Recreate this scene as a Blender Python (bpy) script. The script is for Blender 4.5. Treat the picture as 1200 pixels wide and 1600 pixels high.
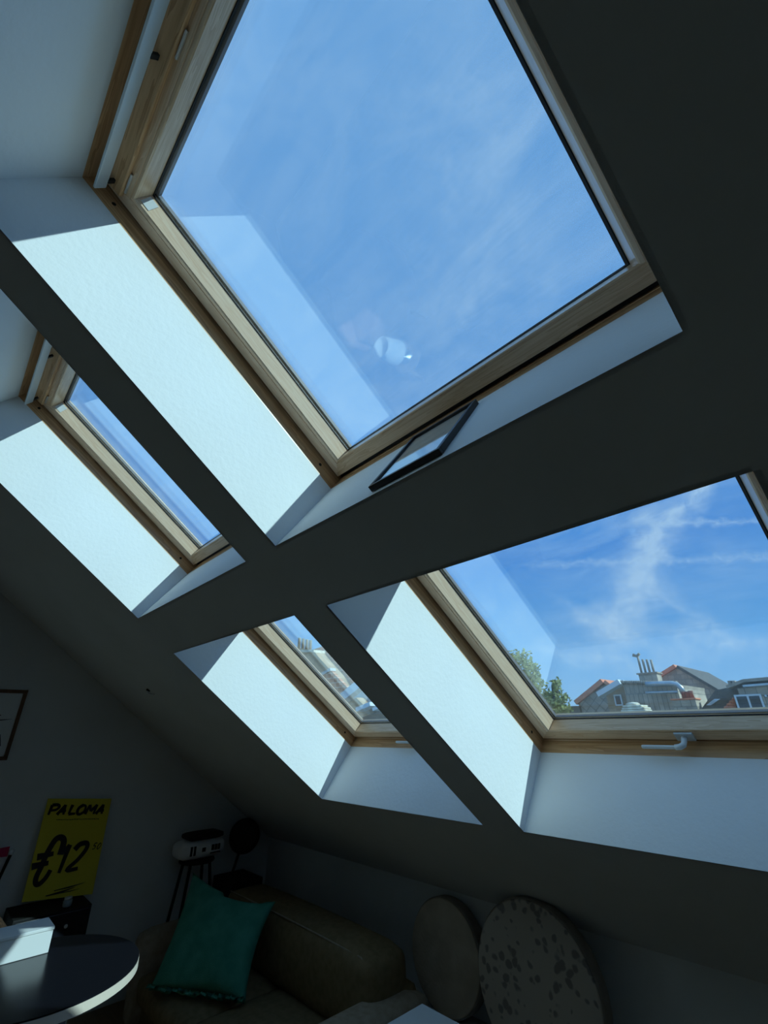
import bpy, bmesh, math, random
from mathutils import Vector, Matrix
random.seed(7)
for o in list(bpy.data.objects): bpy.data.objects.remove(o)
SC = bpy.context.scene
COL = SC.collection
H = 1.60                                   # camera height above the attic floor
TH = math.radians(36.6084)                 # roof pitch
CT, ST = math.cos(TH), math.sin(TH)
D = 0.80                                   # distance from the camera to the sloping ceiling

# ------------------------------------------------------------------ camera
RX = Vector((0.68145998, 0.73176418, -0.01155341))     # right
RD = Vector((-0.32480029, 0.28825029, -0.90078663))    # down
RF = Vector((-0.65583311, 0.61760259, 0.43410825))     # forward
FPX = 698.0836
cd = bpy.data.cameras.new('camera'); cam = bpy.data.objects.new('camera', cd); COL.objects.link(cam)
m = Matrix.Identity(4)
for i in range(3):
    m[i][0] = RX[i]; m[i][1] = -RD[i]; m[i][2] = -RF[i]
m.translation = Vector((0, 0, H))
cam.matrix_world = m
cd.sensor_fit = 'VERTICAL'; cd.sensor_height = 36.0; cd.sensor_width = 27.0
cd.lens = FPX / 1600 * 36.0
cd.clip_start = 0.02; cd.clip_end = 500
SC.camera = cam

# ------------------------------------------------------------------ node helpers
def N(nt, typ, **kw):
    n = nt.nodes.new(typ)
    for k, v in kw.items():
        if k in n.inputs.keys() if hasattr(n.inputs, 'keys') else False: n.inputs[k].default_value = v
        else: setattr(n, k, v)
    return n
def L(nt, a, b): nt.links.new(a, b)
def math_n(nt, op, a, b=None, clamp=False):
    n = nt.nodes.new('ShaderNodeMath'); n.operation = op; n.use_clamp = clamp
    for i, x in enumerate((a, b)):
        if x is None: continue
        if hasattr(x, 'links'): nt.links.new(x, n.inputs[i])
        else: n.inputs[i].default_value = x
    return n.outputs[0]
def ramp_n(nt, x, stops):
    n = nt.nodes.new('ShaderNodeValToRGB'); nt.links.new(x, n.inputs[0])
    e = n.color_ramp.elements
    while len(e) < len(stops): e.new(0.5)
    for i, (p, c) in enumerate(stops):
        e[i].position = p; e[i].color = (*c, 1) if len(c) == 3 else c
    return n.outputs[0]

# ------------------------------------------------------------------ world: blue sky with thin cirrus
w = bpy.data.worlds.new('sky'); SC.world = w; w.use_nodes = True
nt = w.node_tree; nt.nodes.clear()
out = N(nt, 'ShaderNodeOutputWorld'); bg = N(nt, 'ShaderNodeBackground')
tc = N(nt, 'ShaderNodeTexCoord'); DIR = tc.outputs['Generated']
sep = N(nt, 'ShaderNodeSeparateXYZ'); L(nt, DIR, sep.inputs[0])
base = ramp_n(nt, math_n(nt, 'MAXIMUM', sep.outputs[2], 0.0),
              [(0.0, (0.34, 0.68, 1.08)), (0.13, (0.19, 0.54, 1.06)), (0.32, (0.10, 0.37, 0.96)), (0.62, (0.19, 0.48, 1.00)), (1.0, (0.22, 0.52, 1.00))])
# wisps: stretched noise in the direction of view
mp = N(nt, 'ShaderNodeMapping'); mp.inputs['Rotation'].default_value = (0.5, 0.25, 0.9); mp.inputs['Scale'].default_value = (1.5, 6.5, 6.5)
L(nt, DIR, mp.inputs['Vector'])
n1 = N(nt, 'ShaderNodeTexNoise'); n1.inputs['Scale'].default_value = 1.6; n1.inputs['Detail'].default_value = 9; n1.inputs['Roughness'].default_value = 0.62; n1.inputs['Distortion'].default_value = 0.9
L(nt, mp.outputs[0], n1.inputs['Vector'])
n2 = N(nt, 'ShaderNodeTexNoise'); n2.inputs['Scale'].default_value = 2.1; n2.inputs['Detail'].default_value = 4
L(nt, DIR, n2.inputs['Vector'])
wisp = math_n(nt, 'MULTIPLY', ramp_n(nt, n1.outputs[0], [(0.38, (0, 0, 0)), (0.86, (1, 1, 1))]), ramp_n(nt, n2.outputs[0], [(0.30, (0.25,)*3), (0.70, (1, 1, 1))]))
def pix_dir(x, y):
    return (RX * ((x-600)/FPX) + RD * ((y-800)/FPX) + RF).normalized()
def band(p, q, width, rag, strength, ext=0.08):
    """a streak of cloud on the sky sphere between two directions"""
    a = pix_dir(*p); b = pix_dir(*q); nrm = a.cross(b).normalized(); mid = (a+b).normalized(); half = a.angle(b)/2
    dt = N(nt, 'ShaderNodeVectorMath'); dt.operation = 'DOT_PRODUCT'; L(nt, DIR, dt.inputs[0]); dt.inputs[1].default_value = nrm
    dm = N(nt, 'ShaderNodeVectorMath'); dm.operation = 'DOT_PRODUCT'; L(nt, DIR, dm.inputs[0]); dm.inputs[1].default_value = mid
    nz = N(nt, 'ShaderNodeTexNoise'); nz.inputs['Scale'].default_value = rag; nz.inputs['Detail'].default_value = 6; L(nt, DIR, nz.inputs['Vector'])
    off = math_n(nt, 'MULTIPLY', math_n(nt, 'SUBTRACT', nz.outputs[0], 0.5), width*2.6)
    d = math_n(nt, 'ABSOLUTE', math_n(nt, 'ADD', dt.outputs['Value'], off))
    f = math_n(nt, 'SUBTRACT', 1.0, math_n(nt, 'DIVIDE', d, width), True)
    g = N(nt, 'ShaderNodeMapRange'); L(nt, dm.outputs['Value'], g.inputs[0])
    g.inputs[1].default_value = math.cos(half+ext); g.inputs[2].default_value = math.cos(half*0.75)
    f = math_n(nt, 'MULTIPLY', f, g.outputs[0])
    fb = N(nt, 'ShaderNodeTexNoise'); fb.inputs['Scale'].default_value = rag*2.2; fb.inputs['Detail'].default_value = 8; fb.inputs['Roughness'].default_value = 0.65; fb.inputs['Distortion'].default_value = 1.2; L(nt, DIR, fb.inputs['Vector'])
    fib = N(nt, 'ShaderNodeMapRange'); L(nt, fb.outputs[0], fib.inputs[0]); fib.inputs[1].default_value = 0.30; fib.inputs[2].default_value = 0.72
    f = math_n(nt, 'MULTIPLY', math_n(nt, 'POWER', f, 1.3), math_n(nt, 'ADD', fib.outputs[0], 0.25))
    return math_n(nt, 'MULTIPLY', f, strength)
cl = math_n(nt, 'MULTIPLY', wisp, 0.62)
for b in [((1095, 735), (1010, 870), 0.046, 12, 0.80), ((1020, 850), (950, 985), 0.058, 10, 0.62), ((930, 975), (1020, 985), 0.035, 12, 0.35),
          ((1010, 920), (1095, 975), 0.035, 14, 0.4), ((1060, 817), (1260, 812), 0.010, 60, 0.5), ((840, 882), (1250, 868), 0.011, 60, 0.36),
          ((700, 60), (760, 560), 0.20, 9, 0.22),
          ((880, 1020), (1000, 1045), 0.030, 16, 0.5), ((1050, 1015), (1260, 985), 0.040, 14, 0.5), ((900, 955), (1010, 1010), 0.022, 18, 0.4)]:
    cl = math_n(nt, 'ADD', cl, band(*b))
cl = math_n(nt, 'MINIMUM', cl, 0.85)
mx = N(nt, 'ShaderNodeMix'); mx.data_type = 'RGBA'; L(nt, cl, mx.inputs['Factor']); L(nt, base, mx.inputs['A']); mx.inputs['B'].default_value = (0.56, 0.84, 1.18, 1)
L(nt, mx.outputs['Result'], bg.inputs[0]); bg.inputs[1].default_value = 1.0
L(nt, bg.outputs[0], out.inputs[0])

# ------------------------------------------------------------------ sun and exposure
K = 1.17                                    # sun: along the eaves per metre of roof normal
VV = Vector((0, -CT, ST)); NN = Vector((0, ST, CT))
SUN = (Vector((1, 0, 0))*K + VV*0.062 + NN).normalized()
sd = bpy.data.lights.new('sun', 'SUN'); sun = bpy.data.objects.new('sun', sd); COL.objects.link(sun)
sd.energy = 5.0; sd.angle = math.radians(0.53); sd.color = (0.665, 0.92, 0.965)
sun.rotation_euler = SUN.to_track_quat('Z', 'Y').to_euler(); sun.location = SUN*30
SC.view_settings.view_transform = 'Standard'; SC.view_settings.look = 'None'
SC.view_settings.gamma = 1.0; SC.view_settings.use_curve_mapping = False
SC.view_settings.exposure = 0.0

# ------------------------------------------------------------------ materials
MATS = {}
def new_mat(name, color, rough=0.6, spec=0.4, metal=0.0, coat=0.0):
    m = bpy.data.materials.new(name); m.use_nodes = True
    b = m.node_tree.nodes['Principled BSDF']
    b.inputs['Base Color'].default_value = (*color, 1); b.inputs['Roughness'].default_value = rough
    b.inputs['Specular IOR Level'].default_value = spec; b.inputs['Metallic'].default_value = metal
    b.inputs['Coat Weight'].default_value = coat; b.inputs['Coat Roughness'].default_value = 0.25
    MATS[name] = m
    return m, m.node_tree, b
def mottled(name, c1, c2, scale=8, rough=0.7, spec=0.3, bump=0.0, bscale=80, metal=0.0, detail=5, lo=0.35, hi=0.65, stretch=(1, 1, 1), rot=(0, 0, 0), coat=0.0, dist=0.01):
    m, nt, b = new_mat(name, c1, rough, spec, metal, coat)
    t = N(nt, 'ShaderNodeTexCoord'); mp = N(nt, 'ShaderNodeMapping'); L(nt, t.outputs['Object'], mp.inputs[0])
    mp.inputs['Scale'].default_value = stretch; mp.inputs['Rotation'].default_value = rot
    mp.vector_type = 'POINT'
    nz = N(nt, 'ShaderNodeTexNoise'); nz.inputs['Scale'].default_value = scale; nz.inputs['Detail'].default_value = detail
    L(nt, mp.outputs[0], nz.inputs['Vector'])
    L(nt, ramp_n(nt, nz.outputs[0], [(lo, c1), (hi, c2)]), b.inputs['Base Color'])
    if bump:
        nb = N(nt, 'ShaderNodeTexNoise'); nb.inputs['Scale'].default_value = bscale; nb.inputs['Detail'].default_value = 4
        L(nt, mp.outputs[0], nb.inputs['Vector'])
        bp = N(nt, 'ShaderNodeBump'); bp.inputs['Strength'].default_value = bump; bp.inputs['Distance'].default_value = dist
        L(nt, nb.outputs[0], bp.inputs['Height']); L(nt, bp.outputs[0], b.inputs['Normal'])
    return m
def wood(name, c1, c2, axis, rough=0.38, scale=1.0, coat=0.25):
    """pine: grain stretched along the eaves ('u') or along the slope ('v') or upright ('z')"""
    m, nt, b = new_mat(name, c1, rough, 0.45, 0, coat)
    t = N(nt, 'ShaderNodeTexCoord'); r = N(nt, 'ShaderNodeVectorRotate'); r.rotation_type = 'X_AXIS'
    L(nt, t.outputs['Object'], r.inputs['Vector']); r.inputs['Angle'].default_value = TH if axis in 'uv' else 0.0
    s = N(nt, 'ShaderNodeMapping'); L(nt, r.outputs[0], s.inputs[0])
    s.inputs['Scale'].default_value = {'u': (1.2, 22, 22), 'v': (22, 1.2, 22), 'z': (22, 22, 1.2)}[axis]
    nz = N(nt, 'ShaderNodeTexNoise'); nz.inputs['Scale'].default_value = 2.4*scale; nz.inputs['Detail'].default_value = 3; nz.inputs['Distortion'].default_value = 1.0
    L(nt, s.outputs[0], nz.inputs['Vector'])
    g = math_n(nt, 'FRACT', math_n(nt, 'MULTIPLY', nz.outputs[0], 5.0))
    fine = N(nt, 'ShaderNodeTexNoise'); fine.inputs['Scale'].default_value = 9*scale; fine.inputs['Detail'].default_value = 6
    L(nt, s.outputs[0], fine.inputs['Vector'])
    f = math_n(nt, 'ADD', math_n(nt, 'MULTIPLY', g, 0.55), math_n(nt, 'MULTIPLY', fine.outputs[0], 0.55))
    L(nt, ramp_n(nt, f, [(0.25, c1), (0.85, c2)]), b.inputs['Base Color'])
    bp = N(nt, 'ShaderNodeBump'); bp.inputs['Strength'].default_value = 0.12; bp.inputs['Distance'].default_value = 0.002
    L(nt, f, bp.inputs['Height']); L(nt, bp.outputs[0], b.inputs['Normal'])
    return m
def slate(name, c1, c2, sx, sz, mode='brick', mortar=(0.1, 0.1, 0.11), rough=0.7, axis='xz'):
    m, nt, b = new_mat(name, c1, rough, 0.3)
    t = N(nt, 'ShaderNodeTexCoord'); sp = N(nt, 'ShaderNodeSeparateXYZ'); L(nt, t.outputs['Object'], sp.inputs[0])
    cb = N(nt, 'ShaderNodeCombineXYZ'); L(nt, sp.outputs[0 if axis[0] == 'x' else 1], cb.inputs[0]); L(nt, sp.outputs[2], cb.inputs[1])
    mp = N(nt, 'ShaderNodeMapping'); L(nt, cb.outputs[0], mp.inputs[0])
    if mode == 'diamond': mp.inputs['Rotation'].default_value = (0, 0, math.pi/4)
    br = N(nt, 'ShaderNodeTexBrick'); L(nt, mp.outputs[0], br.inputs['Vector'])
    br.inputs['Color1'].default_value = (*c1, 1); br.inputs['Color2'].default_value = (*c2, 1); br.inputs['Mortar'].default_value = (*mortar, 1)
    br.inputs['Scale'].default_value = 1; br.inputs['Brick Width'].default_value = sx; br.inputs['Row Height'].default_value = sz
    br.inputs['Mortar Size'].default_value = 0.025 if mode != 'brick' else 0.02
    if mode == 'diamond': br.offset = 0.0
    nz = N(nt, 'ShaderNodeTexNoise'); nz.inputs['Scale'].default_value = 1.3; nz.inputs['Detail'].default_value = 6; L(nt, t.outputs['Object'], nz.inputs['Vector'])
    mx = N(nt, 'ShaderNodeMix'); mx.data_type = 'RGBA'; mx.blend_type = 'MULTIPLY'; mx.inputs['Factor'].default_value = 0.8
    L(nt, br.outputs['Color'], mx.inputs['A']); L(nt, ramp_n(nt, nz.outputs[0], [(0.3, (0.55,)*3), (0.7, (1.15,)*3)]), mx.inputs['B'])
    L(nt, mx.outputs['Result'], b.inputs['Base Color'])
    bp = N(nt, 'ShaderNodeBump'); bp.inputs['Strength'].default_value = 0.5; bp.inputs['Distance'].default_value = 0.02; L(nt, br.outputs['Fac'], bp.inputs['Height']); bp.invert = True
    L(nt, bp.outputs[0], b.inputs['Normal'])
    return m
def glass_mat():
    m = bpy.data.materials.new('window_glass'); m.use_nodes = True; nt = m.node_tree; nt.nodes.clear()
    o = N(nt, 'ShaderNodeOutputMaterial'); mixs = N(nt, 'ShaderNodeMixShader'); tr = N(nt, 'ShaderNodeBsdfTransparent'); gl = N(nt, 'ShaderNodeBsdfGlossy')
    tr.inputs[0].default_value = (0.975, 0.99, 0.99, 1); gl.inputs['Roughness'].default_value = 0.0; gl.inputs[0].default_value = (0.95, 1, 1, 1)
    lw = N(nt, 'ShaderNodeLayerWeight'); lw.inputs['Blend'].default_value = 0.5
    f = math_n(nt, 'ADD', math_n(nt, 'MULTIPLY', math_n(nt, 'POWER', lw.outputs['Facing'], 5.0), 0.91), 0.092)
    L(nt, f, mixs.inputs[0]); L(nt, tr.outputs[0], mixs.inputs[1]); L(nt, gl.outputs[0], mixs.inputs[2]); L(nt, mixs.outputs[0], o.inputs[0])
    MATS['glass'] = m
glass_mat()
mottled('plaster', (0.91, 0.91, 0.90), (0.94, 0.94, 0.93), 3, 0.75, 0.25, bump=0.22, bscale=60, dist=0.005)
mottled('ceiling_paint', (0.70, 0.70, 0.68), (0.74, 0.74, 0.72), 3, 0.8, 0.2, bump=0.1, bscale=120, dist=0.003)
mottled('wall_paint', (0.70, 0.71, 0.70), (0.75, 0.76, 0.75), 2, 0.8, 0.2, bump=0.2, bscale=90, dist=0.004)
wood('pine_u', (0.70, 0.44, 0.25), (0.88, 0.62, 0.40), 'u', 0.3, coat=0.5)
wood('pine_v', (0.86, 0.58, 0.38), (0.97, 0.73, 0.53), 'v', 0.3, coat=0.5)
wood('pine_frame_u', (0.52, 0.27, 0.115), (0.76, 0.46, 0.235), 'u', scale=0.6)
wood('pine_frame_v', (0.52, 0.27, 0.115), (0.76, 0.46, 0.235), 'v', scale=0.6)
wood('oak_z', (0.30, 0.17, 0.08), (0.45, 0.28, 0.14), 'z')
new_mat('aluminium', (0.72, 0.74, 0.75), 0.35, 0.5, 0.9)
new_mat('spacer', (0.13, 0.125, 0.14), 0.5, 0.3, 0.0)
new_mat('satin_grey', (0.62, 0.66, 0.68), 0.4, 0.5, 0.3)
new_mat('white_plastic', (0.80, 0.82, 0.82), 0.35, 0.5)
new_mat('gasket', (0.012, 0.012, 0.014), 0.5, 0.4)
new_mat('black_gloss', (0.008, 0.009, 0.014), 0.22, 0.5)
new_mat('black_matt', (0.012, 0.012, 0.012), 0.7, 0.3)
new_mat('print_black', (0.010, 0.010, 0.010), 0.6, 0.3)
new_mat('cladding', (0.10, 0.105, 0.11), 0.5, 0.4)
mottled('floor_wood', (0.190, 0.115, 0.050), (0.275, 0.170, 0.080), 3, 0.45, 0.4, stretch=(1, 14, 1))
mottled('sofa_fabric', (0.22, 0.16, 0.085), (0.28, 0.21, 0.115), 30, 0.95, 0.1, bump=0.5, bscale=400)
mottled('arm_fabric', (0.36, 0.29, 0.21), (0.44, 0.36, 0.27), 30, 0.95, 0.1, bump=0.5, bscale=400)
mottled('teal_linen', (0.060, 0.29, 0.205), (0.09, 0.36, 0.26), 14, 0.95, 0.1, bump=0.5, bscale=260)
mottled('hide_plain', (0.56, 0.46, 0.35), (0.68, 0.57, 0.45), 9, 0.85, 0.2, bump=0.3, bscale=60)
mottled('hide_side', (0.26, 0.22, 0.18), (0.36, 0.31, 0.26), 9, 0.85, 0.2, bump=0.3, bscale=60)
mottled('leather_rose', (0.42, 0.20, 0.15), (0.50, 0.26, 0.19), 6, 0.6, 0.4)
mottled('wicker', (0.035, 0.020, 0.012), (0.08, 0.045, 0.026), 60, 0.8, 0.3, bump=0.8, bscale=90)
new_mat('yellow_card', (0.74, 0.58, 0.045), 0.7, 0.25)
new_mat('pink_cloth', (0.50, 0.03, 0.10), 0.8, 0.2)
new_mat('white_paper', (0.82, 0.83, 0.82), 0.7, 0.3)
new_mat('white_lacquer', (0.42, 0.41, 0.38), 0.4, 0.5)
new_mat('ply_edge', (0.80, 0.68, 0.56), 0.5, 0.4)
new_mat('lampshade', (0.85, 0.84, 0.80), 0.8, 0.2)
new_mat('frame_dark', (0.020, 0.016, 0.018), 0.4, 0.5)
mottled('frame_brown', (0.10, 0.040, 0.015), (0.17, 0.075, 0.03), 20, 0.5, 0.4, stretch=(1, 1, 0.2))
new_mat('bag_white', (0.85, 0.82, 0.80), 0.6, 0.3)
new_mat('grey_glass', (0.30, 0.36, 0.38), 0.08, 0.6)
# spotted disc: dark blotches of their own shape on a pale skin
def spotted():
    m, nt, b = new_mat('hide_spotted', (0.30, 0.27, 0.24), 0.85, 0.2)
    t = N(nt, 'ShaderNodeTexCoord')
    nz0 = N(nt, 'ShaderNodeTexNoise'); nz0.inputs['Scale'].default_value = 14; L(nt, t.outputs['Object'], nz0.inputs['Vector'])
    va = N(nt, 'ShaderNodeVectorMath'); va.operation = 'MULTIPLY_ADD'; L(nt, nz0.outputs['Color'], va.inputs[0]); va.inputs[1].default_value = (0.05,)*3; L(nt, t.outputs['Object'], va.inputs[2])
    vo = N(nt, 'ShaderNodeTexVoronoi'); vo.inputs['Scale'].default_value = 25; L(nt, va.outputs[0], vo.inputs['Vector'])
    nz = N(nt, 'ShaderNodeTexNoise'); nz.inputs['Scale'].default_value = 6; nz.inputs['Detail'].default_value = 2; L(nt, t.outputs['Object'], nz.inputs['Vector'])
    f = math_n(nt, 'ADD', vo.outputs['Distance'], math_n(nt, 'MULTIPLY', math_n(nt, 'SUBTRACT', 0.53, nz.outputs[0]), 1.3))
    L(nt, ramp_n(nt, f, [(0.30, (0.27, 0.24, 0.22)), (0.44, (0.56, 0.49, 0.42))]), b.inputs['Base Color'])
spotted()
# outdoors
slate('slate_diamond', (0.632, 0.504, 0.389), (0.462, 0.373, 0.298), 0.55, 0.55, 'diamond', (0.267, 0.222, 0.182))
slate('slate_wall', (0.705, 0.554, 0.414), (0.486, 0.393, 0.306), 0.5, 0.42, 'brick', (0.316, 0.262, 0.207))
slate('slate_upright', (0.732, 0.578, 0.435), (0.555, 0.441, 0.338), 0.28, 1.6, 'brick', (0.308, 0.255, 0.201))
slate('brick_brown', (0.689, 0.454, 0.276), (0.547, 0.353, 0.221), 0.45, 0.14, 'brick', (0.608, 0.454, 0.317))
slate('tile_red', (0.910, 0.266, 0.139), (0.728, 0.210, 0.113), 0.35, 0.30, 'brick', (0.291, 0.098, 0.063))
slate('tile_brown', (0.837, 0.378, 0.227), (0.673, 0.301, 0.189), 0.40, 0.26, 'brick', (0.950, 0.700, 0.529))
mottled('roof_dark', (0.121, 0.095, 0.075), (0.207, 0.161, 0.124), 4, 0.6, 0.4)
mottled('ridge_orange', (0.929, 0.325, 0.176), (0.744, 0.247, 0.135), 3, 0.7, 0.3)
mottled('render_pale', (0.62, 0.60, 0.56), (0.70, 0.68, 0.64), 2, 0.8, 0.2)
mottled('zinc', (0.50, 0.52, 0.53), (0.62, 0.64, 0.65), 3, 0.35, 0.5, metal=0.6)
mottled('stone_cap', (0.667, 0.539, 0.419), (0.950, 0.859, 0.670), 5, 0.8, 0.2, bump=0.6, bscale=9, dist=0.05)
mottled('pot_clay', (0.468, 0.195, 0.130), (0.364, 0.150, 0.104), 3, 0.8, 0.2)
mottled('pot_grey', (0.344, 0.269, 0.207), (0.506, 0.394, 0.304), 3, 0.8, 0.2)
mottled('roof_tile_ours', (0.16, 0.09, 0.06), (0.22, 0.12, 0.08), 6, 0.8, 0.2)
new_mat('upvc', (0.80, 0.82, 0.83), 0.4, 0.4)
new_mat('dark_pane', (0.035, 0.045, 0.055), 0.06, 0.6)
mottled('leaf', (0.251, 0.257, 0.077), (0.459, 0.427, 0.146), 2.0, 0.7, 0.3)
mottled('bark', (0.10, 0.08, 0.06), (0.16, 0.13, 0.10), 6, 0.9, 0.1)
mottled('ground_out', (0.10, 0.11, 0.08), (0.16, 0.16, 0.13), 0.3, 0.9, 0.1)

# ------------------------------------------------------------------ geometry helpers
def W(p): return Vector(p)
def uvn(u, v, n): return Vector((u, 0, H)) + VV*v + NN*(D+n)
def at(px, py, Y):
    """the point on the plane y = Y seen at a pixel of the 1200x1600 frame"""
    r = RX*((px-600)/FPX) + RD*((py-800)/FPX) + RF
    return Vector((0, 0, H)) + r*(Y/r.y)
def empty(name, loc, label=None, cat=None, group=None, kind=None):
    o = bpy.data.objects.new(name, None); COL.objects.link(o); o.location = loc; o.empty_display_size = 0.1
    tag(o, label, cat, group, kind); return o
def tag(o, label=None, cat=None, group=None, kind=None):
    if label: o['label'] = label
    if cat: o['category'] = cat
    if group: o['group'] = group
    if kind: o['kind'] = kind
    return o
def wloc(o):
    v = Vector((0, 0, 0))
    while o is not None: v += o.location; o = o.parent
    return v
def link(name, bm, mat, parent=None, smooth=False, origin=None, recalc=True):
    """bm holds world coordinates; it becomes one mesh object"""
    if recalc: bmesh.ops.recalc_face_normals(bm, faces=bm.faces)
    if origin is None:
        cs = [v.co for v in bm.verts]
        if parent is None:
            origin = Vector(((min(c.x for c in cs)+max(c.x for c in cs))/2, (min(c.y for c in cs)+max(c.y for c in cs))/2, min(c.z for c in cs)))
        else: origin = wloc(parent)
    bmesh.ops.translate(bm, verts=bm.verts, vec=-Vector(origin))
    me = bpy.data.meshes.new(name); bm.to_mesh(me); bm.free()
    if smooth:
        for p in me.polygons: p.use_smooth = True
    o = bpy.data.objects.new(name, me); COL.objects.link(o)
    o.data.materials.append(MATS[mat])
    if parent is not None: o.parent = parent; o.location = Vector(origin) - wloc(parent)
    else: o.location = origin
    return o
def add_poly(bm, verts, faces):
    vs = [bm.verts.new(v) for v in verts]
    for f in faces:
        try: bm.faces.new([vs[i] for i in f])
        except ValueError: pass
    return vs
BOXF = [(0, 3, 2, 1), (4, 5, 6, 7), (0, 1, 5, 4), (1, 2, 6, 5), (2, 3, 7, 6), (3, 0, 4, 7)]
def box(lo, hi, bev=0.0, seg=2, fr=None, bm=None):
    b2 = bmesh.new()
    vs = [(lo[0], lo[1], lo[2]), (hi[0], lo[1], lo[2]), (hi[0], hi[1], lo[2]), (lo[0], hi[1], lo[2]), (lo[0], lo[1], hi[2]), (hi[0], lo[1], hi[2]), (hi[0], hi[1], hi[2]), (lo[0], hi[1], hi[2])]
    add_poly(b2, vs, BOXF)
    if bev > 0: bmesh.ops.bevel(b2, geom=list(b2.edges), offset=bev, segments=seg, affect='EDGES', profile=0.5)
    if fr:
        for v in b2.verts: v.co = fr(*v.co)
    return merge(bm, b2)
def merge(bm, b2):
    if bm is None: return b2
    me = bpy.data.meshes.new('tmp'); b2.to_mesh(me); bm.from_mesh(me); b2.free(); bpy.data.meshes.remove(me); return bm
def tube(pts, rad, seg=10, cap=True, bm=None, squash=None):
    bm = bm or bmesh.new(); pts = [Vector(p) for p in pts]
    if not hasattr(rad, '__len__'): rad = [rad]*len(pts)
    rings = []; up = None
    for i, p in enumerate(pts):
        t = (pts[min(i+1, len(pts)-1)] - pts[max(i-1, 0)]).normalized()
        if up is None:
            up = Vector((0, 0, 1)) if abs(t.z) < 0.9 else Vector((1, 0, 0))
        a = (up - t*up.dot(t)).normalized(); up = a; b = t.cross(a)
        rings.append([bm.verts.new(p + (a*math.cos(k*2*math.pi/seg)*(squash or 1) + b*math.sin(k*2*math.pi/seg))*rad[i]) for k in range(seg)])
    for r0, r1 in zip(rings, rings[1:]):
        for k in range(seg): bm.faces.new((r0[k], r0[(k+1) % seg], r1[(k+1) % seg], r1[k]))
    if cap: bm.faces.new(rings[0][::-1]); bm.faces.new(rings[-1])
    return bm
def lathe(prof, center, axis=Vector((0, 0, 1)), seg=32, bm=None, closed=True):
    """prof: (radius, height) pairs along the axis"""
    bm = bm or bmesh.new(); axis = Vector(axis).normalized(); c = Vector(center)
    a = axis.orthogonal().normalized(); b = axis.cross(a)
    rings = []
    for r, h in prof:
        if r < 1e-6: rings.append([bm.verts.new(c + axis*h)])
        else: rings.append([bm.verts.new(c + axis*h + (a*math.cos(2*math.pi*k/seg) + b*math.sin(2*math.pi*k/seg))*r) for k in range(seg)])
    for r0, r1 in zip(rings, rings[1:]):
        for k in range(seg):
            q = [r0[k % len(r0)], r0[(k+1) % len(r0)], r1[(k+1) % len(r1)], r1[k % len(r1)]]
            u = []
            for v in q:
                if v not in u: u.append(v)
            if len(u) > 2: bm.faces.new(u)
    return bm
def prism(poly, dvec, bm=None):
    """flat polygon (world points) pushed along dvec"""
    bm = bm or bmesh.new(); n = len(poly); d = Vector(dvec)
    a = [bm.verts.new(Vector(p)) for p in poly]; b = [bm.verts.new(Vector(p)+d) for p in poly]
    bm.faces.new(a); bm.faces.new(b[::-1])
    for i in range(n): bm.faces.new((a[i], a[(i+1) % n], b[(i+1) % n], b[i]))
    return bm
def copy_tree(o, parent=None, off=None):
    c = o.copy(); COL.objects.link(c); c.parent = parent
    if off is not None: c.location = o.location + off
    for ch in [x for x in KIDS.get(o.name, [])]: copy_tree(ch, c)
    return c
KIDS = {}
def index_children():
    KIDS.clear()
    for o in bpy.data.objects:
        if o.parent: KIDS.setdefault(o.parent.name, []).append(o)

# ================================================================== THE ROOM
XW, XE = -4.15, 2.7                      # gable wall, far wall
YK = 2.48; YB = -4.6                     # knee wall, back wall
VK = -2.49; VR = 2.05                    # slope from the knee wall to the ridge
COLS = [(-2.530, -1.380), (-1.185, -0.045), (0.168, 1.30)]  # last column: openings for the unseen windows added to let sun in
ROWS = [(-1.708, -0.470), (-0.211, 1.004)]
WW, WH = 1.167, 1.214
DVB = [-0.014, 0.003]                    # foot of the window frame against the foot of the ceiling opening                    # clear size inside the window lining
NF = 0.343                               # depth of the plastered shaft

def slab(name, n, holes, mat, u0, u1, v0, v1, parent=None, thick=0.012):
    us = sorted({u0, u1, *[x for h in holes for x in h[:2]]}); vs = sorted({v0, v1, *[x for h in holes for x in h[2:]]})
    bm = bmesh.new()
    def cell(a, b, c, d): return any(h[0]-1e-6 <= a and b <= h[1]+1e-6 and h[2]-1e-6 <= c and d <= h[3]+1e-6 for h in holes)
    cache = {}
    def V_(u, v):
        if (u, v) not in cache: cache[(u, v)] = bm.verts.new(uvn(u, v, n))
        return cache[(u, v)]
    for a, b in zip(us, us[1:]):
        for c, d in zip(vs, vs[1:]):
            if not cell(a, b, c, d): bm.faces.new((V_(a, c), V_(a, d), V_(b, d), V_(b, c)))
    return link(name, bm, mat, parent, recalc=False, origin=uvn((u0+u1)/2, 0, n) if parent is None else None)
holes = [(c[0], c[1], r[0], r[1]) for c in COLS for r in ROWS]
ceiling = slab('ceiling', 0.0, holes, 'ceiling_paint', XW-0.05, XE+0.05, VK-0.02, VR)
tag(ceiling, 'dark shaded white sloping ceiling pierced by the roof windows', kind='structure')
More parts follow.
